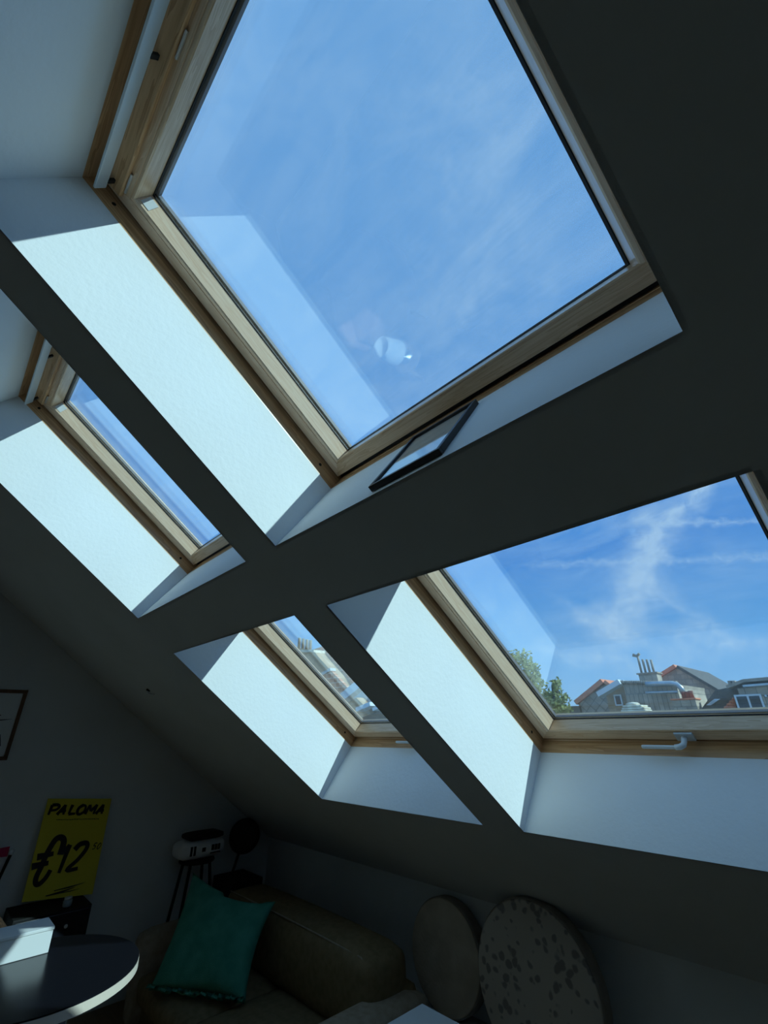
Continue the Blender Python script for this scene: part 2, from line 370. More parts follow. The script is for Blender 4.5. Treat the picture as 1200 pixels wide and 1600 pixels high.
# plastered shafts
def quad(p): bm = bmesh.new(); add_poly(bm, p, [(0, 1, 2, 3)]); return bm
for c in COLS:
    for ri, r in enumerate(ROWS):
        uL, uR, vB, vT = c[0], c[1], r[0], r[1]; uR2 = uL+WW; vB2 = vB+DVB[ri]; vT2 = vB2+WH
        T = 0.01
        for pts, d in (([uvn(uL, vB, 0), uvn(uL, vT, 0), uvn(uL, vT2, NF), uvn(uL, vB2, NF)], Vector((-T, 0, 0))),
                       ([uvn(uR, vB, 0), uvn(uR2, vB2, NF), uvn(uR2, vT2, NF), uvn(uR, vT, 0)], Vector((T, 0, 0))),
                       ([uvn(uL, vB, 0), uvn(uL, vB2, NF), uvn(uR2, vB2, NF), uvn(uR, vB, 0)], -VV*T),
                       ([uvn(uL, vT, 0), uvn(uR, vT, 0), uvn(uR2, vT2, NF), uvn(uL, vT2, NF)], VV*T)):
            link('reveal_panel', prism(pts, d), 'plaster', ceiling)
# outer roof skin
oh = [(c[0]-0.03, c[0]+WW+0.03, r[0]-0.03, r[0]+WH+0.03) for c in COLS for r in [(q[0]+d,) for q, d in zip(ROWS, DVB)]]
roof = slab('roof_covering', 0.477, oh, 'roof_tile_ours', XW-0.4, XE+0.4, VK-0.9, VR+0.35)
tag(roof, 'tiled outer roof around the window frames', kind='structure')
yr = uvn(0, VR, 0)                        # ridge
def wall(name, pts, dvec, mat, label):
    return tag(link(name, prism(pts, dvec), mat), label, kind='structure')
P = Vector
fl = wall('floor', [P((XW, YB, 0)), P((XE, YB, 0)), P((XE, YK+0.1, 0)), P((XW, YK+0.1, 0))], (0, 0, -0.1), 'floor_wood', 'dark wooden attic floor')
zk = uvn(0, VK, 0).z
bz = yr.z - (yr.y-YB)*ST/CT
gp = lambda x: [P((x, YB, 0)), P((x, YK+0.1, 0)), P((x, YK+0.1, zk+0.2)), P((x, uvn(0, VK, 0.49).y, uvn(0, VK, 0.49).z)), P((x, uvn(0, VR, 0.45).y, uvn(0, VR, 0.45).z+0.2)), P((x, YB, bz+0.6))]
wall('wall_left', gp(XW), (-0.2, 0, 0), 'wall_paint', 'shaded grey-white gable wall behind the yellow sign')
wall('wall_right', gp(XE), (0.2, 0, 0), 'wall_paint', 'gable wall at the far right end of the attic')
wall('wall_knee', [P((XW, YK, 0)), P((XE, YK, 0)), P((XE, YK, zk+0.02)), P((XW, YK, zk+0.02))], (0, 0.15, 0), 'wall_paint', 'low knee wall below the sloping ceiling, behind the sofa')
wall('wall_back', [P((XW, YB, 0)), P((XE, YB, 0)), P((XE, YB, bz+0.6)), P((XW, YB, bz+0.6))], (0, -0.15, 0), 'wall_paint', 'back wall of the attic')
wall('ceiling_rear', [P((XW, yr.y, yr.z)), P((XE, yr.y, yr.z)), P((XE, YB, bz)), P((XW, YB, bz))], (0, -0.1, 0.1), 'ceiling_paint', 'rear slope of the attic ceiling')
wall('roof_ridge', [P((XW-0.4, uvn(0, VR+.33, .47).y, uvn(0, VR+.33, .47).z)), P((XE+0.4, uvn(0, VR+.33, .47).y, uvn(0, VR+.33, .47).z)), P((XE+0.4, YB-.3, bz+0.75)), P((XW-0.4, YB-.3, bz+0.75))], (0, 0, 0.05), 'roof_tile_ours', 'rear slope of the outer roof')
# boxed ledge along the knee wall that carries the two round discs
link_l = link('trim_1', box((-2.55, YK-0.30, 0.001), (-0.9, YK-0.001, 0.27), 0.004), 'wall_paint'); tag(link_l, 'low boxed ledge along the foot of the knee wall', kind='structure')

# ================================================================== ROOF WINDOWS
def rails(name, prof, mats, parent, base, size=(WW, WH), label=None):
    """four mitred rails; prof = [(oL, oR, oB, oT, n), ...] closed outline of the section"""
    res = []; w_, h_ = size
    f = lambda a, b, n: uvn(base[0]+a, base[1]+b, n)
    ends = {'left': lambda p: (f(p[0], p[2], p[4]), f(p[0], h_-p[3], p[4])), 'right': lambda p: (f(w_-p[1], p[2], p[4]), f(w_-p[1], h_-p[3], p[4])),
            'bottom': lambda p: (f(p[0], p[2], p[4]), f(w_-p[1], p[2], p[4])), 'top': lambda p: (f(p[0], h_-p[3], p[4]), f(w_-p[1], h_-p[3], p[4]))}
    for side, e in ends.items():
        bm = bmesh.new(); k = len(prof); a = []; b = []
        for p in prof:
            q = e(p); a.append(bm.verts.new(q[0])); b.append(bm.verts.new(q[1]))
        for i in range(k): bm.faces.new((a[i], a[(i+1) % k], b[(i+1) % k], b[i]))
        bm.faces.new(a); bm.faces.new(b[::-1])
        o = link(name, bm, mats[0] if side in ('left', 'right') else mats[1], parent)
        if label: o['label'] = label
        res.append(o)
    return dict(zip(ends, res))
def uni(o, n): return (o, o, o, o, n)
def make_window(name, base, label, top_bar):
    base = (base[0], base[1] + DVB[1 if top_bar else 0])
    root = empty(name, uvn(base[0], base[1], NF), label, None, None, 'structure')
    fr = lambda a, b, n: uvn(base[0]+a, base[1]+b, n)
    rails('lining_rail', [uni(0, NF), uni(0, 0.402), uni(0.002, 0.404), uni(0.002, 0.478), uni(-0.035, 0.478), uni(-0.035, NF)], ('pine_frame_v', 'pine_frame_u'), root, base)
    rails('seal', [uni(0.001, 0.425), uni(0.016, 0.425), uni(0.016, 0.44), uni(0.001, 0.44)], ('gasket', 'gasket'), root, base, label='black rubber seal')
    rails('sash_rail', [(0.011, 0.011, 0.016, 0.012, 0.400), (0.047, 0.047, 0.057, 0.112, 0.400), (0.0485, 0.0485, 0.0585, 0.1135, 0.4025), (0.051, 0.051, 0.061, 0.116, 0.4025), (0.0525, 0.0525, 0.0625, 0.1175, 0.400), (0.061, 0.061, 0.065, 0.124, 0.400), (0.065, 0.065, 0.068, 0.128, 0.403),
                        (0.082, 0.082, 0.070, 0.134, 0.456), (0.082, 0.082, 0.070, 0.134, 0.486), (0.011, 0.011, 0.016, 0.012, 0.486)], ('pine_v', 'pine_u'), root, base, label='pale pine sash rail')
    rails('glazing_gasket', [(0.079, 0.079, 0.066, 0.131, 0.455), (0.0845, 0.0845, 0.0718, 0.137, 0.455), (0.0850, 0.0850, 0.0722, 0.138, 0.4595), (0.079, 0.079, 0.066, 0.131, 0.4595)], ('gasket', 'gasket'), root, base, label='black glazing gasket')
    rails('glazing_spacer', [(0.076, 0.076, 0.064, 0.128, 0.4652), (0.0915, 0.0915, 0.0745, 0.144, 0.4652), (0.0915, 0.0915, 0.070, 0.144, 0.4785), (0.076, 0.076, 0.064, 0.128, 0.4785)], ('spacer', 'spacer'), root, base, label='grey spacer between the panes')
    for n0, n1 in ((0.460, 0.464), (0.4795, 0.4835)):
        link('glass_pane', box((0.077, 0.065, n0), (WW-0.077, WH-0.130, n1), fr=fr), 'glass', root)
    rails('outer_cladding', [uni(-0.05, 0.487), (0.070, 0.070, 0.058, 0.115, 0.487), (0.070, 0.070, 0.058, 0.115, 0.495), uni(-0.05, 0.495)], ('cladding', 'cladding'), root, base)
    for a_, b_ in ((0.0, 0.092), (0.0, WH-0.09), (WW, 0.092), (WW, WH-0.09)):
        s = 1 if a_ == 0 else -1
        bm = lathe([(0.0, 0.0015), (0.0042, 0.0015), (0.0065, 0.0003), (0.0065, -0.004)], fr(a_, b_, 0.378), axis=(s, 0, 0), seg=14)
        link('screw_cap', bm, 'black_matt', root)
    if top_bar:
        bar = link('ventilation_bar', box((0.032, WH-0.064, 0.322), (WW-0.032, WH-0.056, 0.362), 0.002, fr=fr), 'satin_grey', root); bar['label'] = 'grey metal opening bar'
        for a_ in (0.05, WW*0.37, WW*0.66, WW-0.085):
            link('bracket', box((a_, WH-0.066, 0.360), (a_+0.014, WH-0.057, 0.390), 0.0015, fr=fr), 'gasket', bar)
        link('ventilation_flap', box((0.03, WH-0.092, 0.384), (WW-0.03, WH-0.018, 0.3995), 0.003, fr=fr), 'pine_frame_u', root)
        for a_ in (0.05, 0.47, 0.80):
            link('hinge_clip', box((a_, WH-0.100, 0.392), (a_+0.07, WH-0.094, 0.3995), 0.001, fr=fr), 'aluminium', root)
        st = link('sticker', box((0.0, 0.0, 0.0), (1, 1, 1), fr=lambda a, b, n: fr(0.0675+0.0120*a+0.0008+0.0008*n, WH-0.172+0.035*b, 0.412+0.035*a-0.0006-0.0008*n)), 'white_paper', root); st['label'] = 'small pale sticker on the sash'
    else:
        hd = link('handle', tube([fr(WW/2+0.006, 0.040, 0.398), fr(WW/2+0.006, 0.040, 0.374), fr(WW/2+0.004, 0.040, 0.362), fr(WW/2-0.008, 0.040, 0.354), fr(WW/2-0.024, 0.040, 0.352)], [0.0095, 0.0095, 0.0098, 0.0098, 0.0092], 14), 'white_plastic', root, True)
        hd['label'] = 'white handle'
        link('lever', box((WW/2-0.140, 0.033, 0.3465), (WW/2-0.018, 0.047, 0.3575), 0.0045, 3, fr=fr), 'white_plastic', hd)
        link('handle_plate', box((WW/2-0.022, 0.020, 0.391), (WW/2+0.040, 0.060, 0.400), 0.002, fr=fr), 'satin_grey', hd)
    return root
wins = [((COLS[1][0], ROWS[1][0]), 'large roof window nearest the ceiling peak, facing mostly blue sky', True),
        ((COLS[0][0], ROWS[1][0]), 'roof window of the upper row nearest the gable wall, seen edge-on', True),
        ((COLS[0][0], ROWS[0][0]), 'roof window of the lower row showing a chimney with four pots', False),
        ((COLS[1][0], ROWS[0][0]), 'roof window of the lower row showing rooftops, with a whole white handle', False)]
for i, (b, lab, tb) in enumerate(wins): make_window('window_%d' % (i+1), b, lab, tb)
make_window('window_5', (COLS[2][0], ROWS[1][0]), 'unseen roof window added to the upper row for its sunlight, beyond the right edge of the photo', True)  # unseen third column, added so the sun reaches the reflected lamp
make_window('window_6', (COLS[2][0], ROWS[0][0]), 'unseen roof window added to the lower row for its sunlight, beyond the right edge of the photo', False)

# ================================================================== THINGS IN THE SHAFT AND ON THE CEILING
vb = ROWS[1][0]
pf = empty('picture_frame', uvn(-0.626, vb+0.001, 0.16), 'thin black picture frame fixed on the white sill below the largest window', 'picture frame')
fx = lambda a, b, n: uvn(-0.742+a, vb+0.0015+b, 0.020+n)
FW, FN = 0.232, 0.292
for lo, hi in (((0, 0, 0), (FW, 0.016, 0.011)), ((0, 0, FN-0.011), (FW, 0.016, FN)), ((0, 0, 0.011), (0.011, 0.016, FN-0.011)), ((FW-0.011, 0, 0.011), (FW, 0.016, FN-0.011))):
    link('frame_bar', box(lo, hi, 0.001, fr=fx), 'frame_dark', pf)
link('picture', box((0.011, 0.002, 0.011), (FW-0.011, 0.008, FN-0.011), fr=fx), 'white_paper', pf)
link('frame_glass', box((0.011, 0.010, 0.011), (FW-0.011, 0.0115, FN-0.011), fr=fx), 'glass', pf)
hk = empty('ceiling_hook', uvn(-3.364, -0.675, 0), 'small dark hook on the ceiling left of the windows', 'hook')
link('hook_base', lathe([(0, 0.0), (0.014, 0.0), (0.013, -0.008), (0, -0.010)], uvn(-3.364, -0.675, 0), NN, 16), 'black_matt', hk, True)
link('hook_arm', tube([uvn(-3.364, -0.675, -0.008), uvn(-3.352, -0.69, -0.014), uvn(-3.335, -0.705, -0.012), uvn(-3.325, -0.715, -0.004)], 0.005, 8), 'satin_grey', hk, True)

# ================================================================== GABLE WALL SIDE
def rayx(px, py, X):
    r = RX*((px-600)/FPX) + RD*((py-800)/FPX) + RF
    return Vector((0, 0, H)) + r*(X/r.x)
# framed picture on the gable wall
def wall_picture():
    X = XW+0.003
    y0, y1, z0, z1 = 0.02, 0.468, H-0.165, H+0.262
    root = empty('framed_picture', (X, (y0+y1)/2, z0), 'brown framed picture hanging on the gable wall above the sign', 'picture')
    t = 0.022
    for lo, hi in (((X, y0, z0), (X+0.018, y1, z0+t)), ((X, y0, z1-t), (X+0.018, y1, z1)), ((X, y0, z0+t), (X+0.018, y0+t, z1-t)), ((X, y1-t, z0+t), (X+0.018, y1, z1-t))):
        link('frame_bar', box(lo, hi, 0.002), 'frame_brown', root)
    pr = link('print', box((X+0.002, y0+t, z0+t), (X+0.007, y1-t, z1-t)), 'white_paper', root)
    # dark and pale shapes of the print
    for (a, b, c, d, mt) in ((0.30, 0.55, 0.00, 0.40, 'print_black'), (0.55, 0.92, 0.10, 0.34, 'cladding'), (0.60, 0.97, 0.52, 0.58, 'cladding'), (0.70, 0.80, 0.58, 0.66, 'print_black'), (0.05, 0.26, 0.3, 0.9, 'cladding')):
        yy0, yy1, zz0, zz1 = y0+t, y1-t, z0+t, z1-t
        q = [(X+0.0072, yy0+(yy1-yy0)*a, zz0+(zz1-zz0)*c), (X+0.0072, yy0+(yy1-yy0)*b, zz0+(zz1-zz0)*(c+0.06)), (X+0.0072, yy0+(yy1-yy0)*(b-0.05), zz0+(zz1-zz0)*d), (X+0.0072, yy0+(yy1-yy0)*(a+0.04), zz0+(zz1-zz0)*(d-0.02))]
        link('printed_shape', prism(q, (0.0004, 0, 0)), mt, pr)
wall_picture()
# black cabinet
cx0, cx1, cy0, cy1, cz = XW+0.02, -3.83, 0.690, 1.085, H-0.962
cb = empty('black_cabinet', ((cx0+cx1)/2, (cy0+cy1)/2, 0), 'low black cabinet under the yellow price sign', 'cabinet')
link('body', box((cx0, cy0, 0.0), (cx1, cy1, cz), 0.004), 'black_matt', cb)
dr = link('door', box((cx1, cy0+0.012, 0.05), (cx1+0.014, cy1-0.012, cz-0.012), 0.002), 'black_gloss', cb)
link('knob', lathe([(0, 0.018), (0.008, 0.017), (0.010, 0.010), (0.004, 0.006), (0.004, 0)], (cx1+0.014, cy0+0.27, cz-0.075), (1, 0, 0), 16), 'aluminium', dr, True)
# small glass jar on the cabinet
gj = empty('glass_jar', (cx1-0.06, cy0+0.27, cz), 'small glass jar standing on the black cabinet', 'jar')
link('jar_body', lathe([(0, 0.0), (0.022, 0.0), (0.025, 0.006), (0.025, 0.03), (0.018, 0.036)], (cx1-0.06, cy0+0.27, cz), seg=20), 'grey_glass', gj, True)
link('lid', lathe([(0.019, 0.034), (0.021, 0.036), (0.021, 0.046), (0.0, 0.048)], (cx1-0.06, cy0+0.27, cz), seg=20), 'aluminium', gj, True)
# yellow sign: leans on the gable wall, foot on the cabinet
STL, STR, SBL, SBR = rayx(75, 1248, -4.128), rayx(174, 1248, -4.128), rayx(33.5, 1410, -4.015), rayx(144, 1397, -4.015)
sg = empty('price_sign', (SBL+SBR)/2, 'yellow price sign with brushed black lettering reading PALOMA €12,50', 'sign')
sgn = (STR-STL).cross(SBL-STL).normalized()
if sgn.x < 0: sgn = -sgn
def sgp(u, v, h=0.0): return STL*(1-u)*(1-v) + STR*u*(1-v) + SBL*(1-u)*v + SBR*u*v + sgn*h
bm = bmesh.new(); add_poly(bm, [sgp(0, 0, 0), sgp(1, 0, 0), sgp(1, 1, 0), sgp(0, 1, 0), sgp(0, 0, 0.005), sgp(1, 0, 0.005), sgp(1, 1, 0.005), sgp(0, 1, 0.005)], BOXF)
link('card', bm, 'yellow_card', sg)
GL = {'P': [[(.1, 0), (.12, 1)], [(.08, .02), (.7, .0), (.95, .22), (.7, .5), (.15, .56)]],
      'A': [[(.02, 1), (.5, .0)], [(.5, 0), (.72, 1)], [(.2, .66), (.85, .62)]],
      'L': [[(.15, 0), (.1, .95), (.85, .92)]],
      'O': [[(.55, .02), (.12, .35), (.15, .85), (.5, 1), (.88, .7), (.85, .2), (.5, .02)]],
      'M': [[(.0, 1), (.15, .02), (.48, .7), (.9, .0), (.9, 1)]],
      'E': [[(1.0, .40), (1.0, .10), (.82, .0), (.62, .06), (.45, .35), (.38, .62), (.30, .85), (.35, .98), (.5, 1.0), (.68, .88), (.78, .72)],
            [(.10, .42), (.72, .36)], [(.0, .62), (.62, .56)]],
      '1': [[(.0, .28), (.72, .0)], [(.72, .0), (.35, .98)]],
      '2': [[(.25, .22), (.5, .02), (.9, .0), (.95, .22), (.6, .6), (.1, .95), (.75, .92)]],
      '5': [[(.95, .0), (.35, .02), (.2, .45), (.7, .42), (.75, .75), (.4, 1), (.05, .9)]],
      '0': [[(.6, .0), (.2, .35), (.15, .85), (.45, 1), (.85, .65), (.9, .2), (.6, .0)]]}
def smooth_path(pts, n=5):
    if len(pts) < 3: return pts
    o = []
    for i in range(len(pts)-1):
        p0 = pts[max(i-1, 0)]; p1 = pts[i]; p2 = pts[i+1]; p3 = pts[min(i+2, len(pts)-1)]
        for k in range(n):
            t = k/n
            o.append(tuple(0.5*((2*p1[j]) + (-p0[j]+p2[j])*t + (2*p0[j]-5*p1[j]+4*p2[j]-p3[j])*t*t + (-p0[j]+3*p1[j]-3*p2[j]+p3[j])*t**3) for j in (0, 1)))
    return o + [pts[-1]]
def glyph(bm, ch, x, y, w_, h_, slant, wt, sharp=False):
    AR = 1.38                                            # sign height / width
    for st in (GL[ch] if not sharp else [[p, q] for t_ in GL[ch] for p, q in zip(t_, t_[1:])]):
        pts = [(x + w_*a + slant*h_*(1-b)*AR, y + h_*b) for a, b in (st if sharp else smooth_path(st))]
        n = len(pts); left = []; right = []
        for i, p in enumerate(pts):
            q0 = pts[max(i-1, 0)]; q1 = pts[min(i+1, n-1)]
            dx, dy = q1[0]-q0[0], (q1[1]-q0[1])*AR; l = math.hypot(dx, dy) or 1
            t = i/(n-1); wd = wt*(1.0-0.35*t)*0.5
            left.append((p[0]-dy/l*wd, p[1]+dx/l*wd/AR)); right.append((p[0]+dy/l*wd, p[1]-dx/l*wd/AR))
        va = [bm.verts.new(sgp(a, b, 0.0062)) for a, b in left]; vb_ = [bm.verts.new(sgp(a, b, 0.0062)) for a, b in right]
        for i in range(n-1): bm.faces.new((va[i], va[i+1], vb_[i+1], vb_[i]))
bm = bmesh.new()
for ch, x in zip('PALOMA', (0.045, 0.185, 0.345, 0.465, 0.615, 0.785)):
    glyph(bm, ch, x, 0.068, 0.135 if ch != 'M' else 0.15, 0.105, 0.20, 0.050, ch in 'LAM')
link('lettering', bm, 'print_black', sg)['label'] = 'brushed black word PALOMA'
bm = bmesh.new(); glyph(bm, 'E', 0.0, 0.41, 0.36, 0.44, 0.05, 0.095); glyph(bm, '1', 0.385, 0.49, 0.10, 0.28, 0.08, 0.075, True); glyph(bm, '2', 0.50, 0.485, 0.25, 0.27, 0.06, 0.080)
glyph(bm, '5', 0.845, 0.488, 0.055, 0.062, 0.2, 0.016); glyph(bm, '0', 0.915, 0.488, 0.055, 0.062, 0.2, 0.016)
link('price_figures', bm, 'print_black', sg)['label'] = 'brushed black figures €12 with small 50'
bm = bmesh.new()
x = 0.20
while x < 0.84:
    wd = random.uniform(0.012, 0.03); y = 0.222+random.uniform(-.002, .002)
    add_poly(bm, [sgp(x, y, .0062), sgp(x+wd, y, .0062), sgp(x+wd, y+0.009, .0062), sgp(x, y+0.009, .0062)], [(0, 1, 2, 3)]); x += wd+0.008
link('fine_print', bm, 'print_black', sg)['kind'] = 'stuff'
for (a, b, c, d, t) in ((0.40, 0.925, 0.86, 0.875, 0.016), (0.30, 0.965, 0.72, 0.91, 0.022), (0.5, 0.955, 0.80, 0.93, 0.010)):
    bm = bmesh.new(); add_poly(bm, [sgp(a, b, .0062), sgp(c, d, .0062), sgp(c-0.03, d+t*0.5, .0062), sgp((a+c)/2, (b+d)/2+t, .0062), sgp(a+0.02, b+t*0.4, .0062)], [(0, 1, 2, 3, 4)])
    link('brush_swoosh', bm, 'print_black', sg)
# wicker basket and the stick with a pink pennant at the left edge
bk = empty('wicker_basket', (-3.60, 0.43, 0), 'domed dark brown wicker basket beside the black cabinet', 'basket')
link('basket_body', lathe([(0, 0), (0.19, 0), (0.215, 0.08), (0.225, 0.35), (0.222, 0.56), (0.0, 0.56)], (-3.60, 0.43, 0), seg=36), 'wicker', bk, True)
lidp = [(0.228, 0.56), (0.232, 0.60), (0.215, 0.66), (0.165, 0.72), (0.09, 0.755), (0.0, 0.765)]
link('basket_lid', lathe(lidp, (-3.60, 0.43, 0), seg=36), 'wicker', bk, True)
bm = bmesh.new()
for zz in [0.03+0.04*i for i in range(14)]:
    tube([(-3.60+0.226*math.cos(a*math.pi/16)*(0.88+0.12*min(1, zz/0.2)), 0.43+0.226*math.sin(a*math.pi/16)*(0.88+0.12*min(1, zz/0.2)), zz+0.006*math.sin(a*2)) for a in range(33)], 0.009, 6, False, bm)
link('woven_bands', bm, 'wicker', bk, True)
ps = empty('pennant_stick', (-4.10, 0.56, 0), 'black stick with a dark pink pennant leaning on the gable wall at the left edge', 'stick')
e0 = rayx(18, 1332, -4.13); e1 = rayx(-60, 1495, -4.10); fl_ = e0 + (e1-e0)*((e0.z)/(e0.z-e1.z))
link('stick', tube([e0, fl_ + Vector((0, 0, 0.004))], 0.009, 10), 'black_matt', ps, True)
link('stick_tip', lathe([(0, -0.012), (0.013, -0.012), (0.014, 0.012), (0, 0.018)], e0, (e0-e1), 14), 'white_plastic', ps, True)
bm = bmesh.new(); g0 = rayx(14, 1327, -4.12); pts = []
for i in range(9):
    for j in range(5):
        pts.append(g0 + Vector((0.012*math.sin(i*1.1)+0.006, -0.03*i, -0.012*j + 0.004*math.sin(i+j) + 0.016 - 0.003*i*(1-j/2))))
add_poly(bm, pts + [p+Vector((0.003, 0, 0)) for p in pts], [(i*5+j, i*5+j+1, i*5+j+6, i*5+j+5) for i in range(8) for j in range(4)] + [(45+i*5+j, 45+i*5+j+5, 45+i*5+j+6, 45+i*5+j+1) for i in range(8) for j in range(4)])
link('pennant', bm, 'pink_cloth', ps, True)['label'] = 'dark pink cloth pennant'

# ================================================================== ROUND TABLE AND BOX
tcx, tcy, tz, tr = -2.19, 0.49, H-0.70, 0.305
tb = empty('round_table', (tcx, tcy, 0), 'tall round table with black top and pale rim', 'table')
link('tabletop', lathe([(0, 0), (tr-0.001, 0), (tr-0.001, -0.004), (tr-0.02, -0.004), (tr-0.02, -0.026), (0, -0.026)], (tcx, tcy, tz), seg=72), 'black_gloss', tb)
link('rim', lathe([(tr-0.018, -0.0045), (tr, -0.0045), (tr+0.001, -0.028), (tr-0.018, -0.030), (tr-0.018, -0.0045)], (tcx, tcy, tz), seg=72), 'ply_edge', tb, False)['label'] = 'pale plywood rim'
link('column', tube([(tcx, tcy, 0.03), (tcx, tcy, tz-0.028)], 0.035, 20), 'black_matt', tb, True)
link('foot', lathe([(0, 0), (0.21, 0), (0.21, 0.012), (0.05, 0.03), (0, 0.03)], (tcx, tcy, 0), seg=40), 'black_matt', tb)
bx_ = empty('white_box', (-2.385, 0.42, tz), 'white box standing on the round black table', 'box')
link('carton', box((-2.45, 0.28, tz+0.0005), (-2.336, 0.552, tz+0.063), 0.002), 'white_paper', bx_)
link('lid', box((-2.452, 0.278, tz+0.063), (-2.334, 0.554, tz+0.073), 0.002), 'white_paper', bx_)

# ================================================================== SOFA
sf = empty('sofa', (-2.95, 1.9, 0), 'low brown fabric sofa in the corner against the knee wall', 'sofa')
def puffy(name, lo, hi, bev, mat, parent, amp=0.012, seg=4, dimp=None, cuts=8):
    b = bmesh.new()
    add_poly(b, [(lo[0], lo[1], lo[2]), (hi[0], lo[1], lo[2]), (hi[0], hi[1], lo[2]), (lo[0], hi[1], lo[2]), (lo[0], lo[1], hi[2]), (hi[0], lo[1], hi[2]), (hi[0], hi[1], hi[2]), (lo[0], hi[1], hi[2])], BOXF)
    bmesh.ops.subdivide_edges(b, edges=list(b.edges), cuts=cuts, use_grid_fill=True)
    c = [(lo[i]+hi[i])/2 for i in range(3)]; hh = [(hi[i]-lo[i])/2 for i in range(3)]
    for v in b.verts:
        q = [max(-(hh[i]-bev), min(hh[i]-bev, v.co[i]-c[i])) for i in range(3)]
        d = Vector([v.co[i]-c[i]-q[i] for i in range(3)])
        if d.length > 1e-6: v.co = Vector(c)+Vector(q)+d.normalized()*min(d.length, bev)
        r = Vector([(v.co[i]-c[i])/hh[i] for i in range(3)])
        for i in range(3):
            j, k = (i+1) % 3, (i+2) % 3
            v.co[i] += amp*r[i]*max(0, 1-r[j]**2)*max(0, 1-r[k]**2)
    return link(name, b, mat, parent, True)
puffy('base', (-3.68, 1.40, 0.045), (-2.10, 2.14, 0.20), 0.03, 'sofa_fabric', sf, 0.0)
puffy('seat_cushion', (-3.595, 1.34, 0.185), (-2.905, 1.92, 0.315), 0.05, 'sofa_fabric', sf, 0.018)
puffy('seat_cushion', (-2.895, 1.34, 0.185), (-2.20, 1.92, 0.315), 0.05, 'sofa_fabric', sf, 0.018)
puffy('backrest', (-3.68, 2.02, 0.05), (-2.08, 2.165, 0.48), 0.05, 'sofa_fabric', sf, 0.0)
bc = puffy('back_cushion', (-3.60, 1.84, 0.30), (-2.11, 2.13, 0.615), 0.07, 'sofa_fabric', sf, 0.02, cuts=12)
link('piping', tube([(-3.56, 1.868, 0.603), (-3.2, 1.862, 0.610), (-2.9, 1.860, 0.612), (-2.5, 1.864, 0.608), (-2.19, 1.872, 0.598), (-2.135, 1.880, 0.565), (-2.118, 1.885, 0.47), (-2.118, 1.89, 0.38)], 0.0045, 8), 'arm_fabric', bc, True)
puffy('armrest', (-3.74, 1.34, 0.05), (-3.60, 2.16, 0.485), 0.055, 'arm_fabric', sf, 0.006)
puffy('armrest', (-2.205, 1.34, 0.05), (-1.985, 2.16, 0.455), 0.06, 'arm_fabric', sf, 0.01)
for x_, y_ in ((-3.66, 1.45), (-3.66, 2.08), (-2.09, 1.45), (-2.09, 2.08)):
    link('leg', lathe([(0, 0), (0.018, 0), (0.024, 0.06), (0, 0.06)], (x_, y_, 0), seg=16), 'black_matt', sf)
# teal pillow
BL, BR, TLp, TRp = Vector((-3.28, 1.30, H-1.262)), Vector((-2.79, 1.61, H-1.262)), Vector((-3.51, 1.56, H-0.835)), Vector((-2.90, 1.815, H-0.915))
bm = bmesh.new(); G = 26; nrm = (BR-BL).cross(TLp-BL).normalized()
if nrm.y > 0: nrm = -nrm
fr_, bk_ = [], []
for i in range(G+1):
    for j in range(G+1):
        a, b = i/G, j/G
        p = BL*(1-a)*(1-b) + BR*a*(1-b) + TLp*(1-a)*b + TRp*a*b
        e = (4*a*(1-a))**0.42*(4*b*(1-b))**0.42
        pinch = 0.055*(4*a*(1-a))*(abs(2*b-1)**3)*(1 if b > .5 else 0.35); pin2 = 0.035*(4*b*(1-b))*(abs(2*a-1)**3)
        p = p + (BL+BR-TLp-TRp).normalized()*pinch*(1 if b > .5 else -1)*(1.2 if 0.45 < a < 0.9 else 0.8) + (BR-BL).normalized()*pin2*(1 if a < .5 else -1)
        wr = 0.010*math.sin(a*9+b*4)*max(0, 1-b*2.2) + 0.006*math.sin(b*30+3*math.sin(a*5))*max(0, 0.45-b) + 0.004*math.sin(13*a-6*b)
        fr_.append(p + nrm*(0.085*e + wr*min(1, e*1.5))); bk_.append(p - nrm*0.055*e)
fs = [(i*(G+1)+j, (i+1)*(G+1)+j, (i+1)*(G+1)+j+1, i*(G+1)+j+1) for i in range(G) for j in range(G)]
n0 = len(fr_); add_poly(bm, fr_+bk_, fs + [tuple(n0+k for k in f[::-1]) for f in fs])
bmesh.ops.remove_doubles(bm, verts=bm.verts, dist=0.0006)
pl = empty('cushion', (BL+BR)/2, 'teal green cushion propped up on the brown sofa', 'cushion')
link('cover', bm, 'teal_linen', pl, True)
def edge_pts(p, q, s=9): return [p.lerp(q, k/s) for k in range(s+1)]
frill = bmesh.new()
lp = []
for k in range(25):
    t = k/24; p = BL.lerp(BR, t)
    lp.append((p + nrm*(0.012+0.012*math.sin(k*1.9)) + Vector((0, 0, 0.022)), p + nrm*(0.030+0.016*math.sin(k*1.9+0.5)) + Vector((0, 0, -0.006+0.005*math.sin(k)))))
vs = [(frill.verts.new(a), frill.verts.new(b), frill.verts.new(b+Vector((0, 0, 0.004))-nrm*0.004)) for a, b in lp]
for a, b in zip(vs, vs[1:]): frill.faces.new((a[0], b[0], b[1], a[1])); frill.faces.new((a[1], b[1], b[2], a[2])); frill.faces.new((a[2], b[2], b[0], a[0]))
link('hem', frill, 'teal_linen', pl, True)

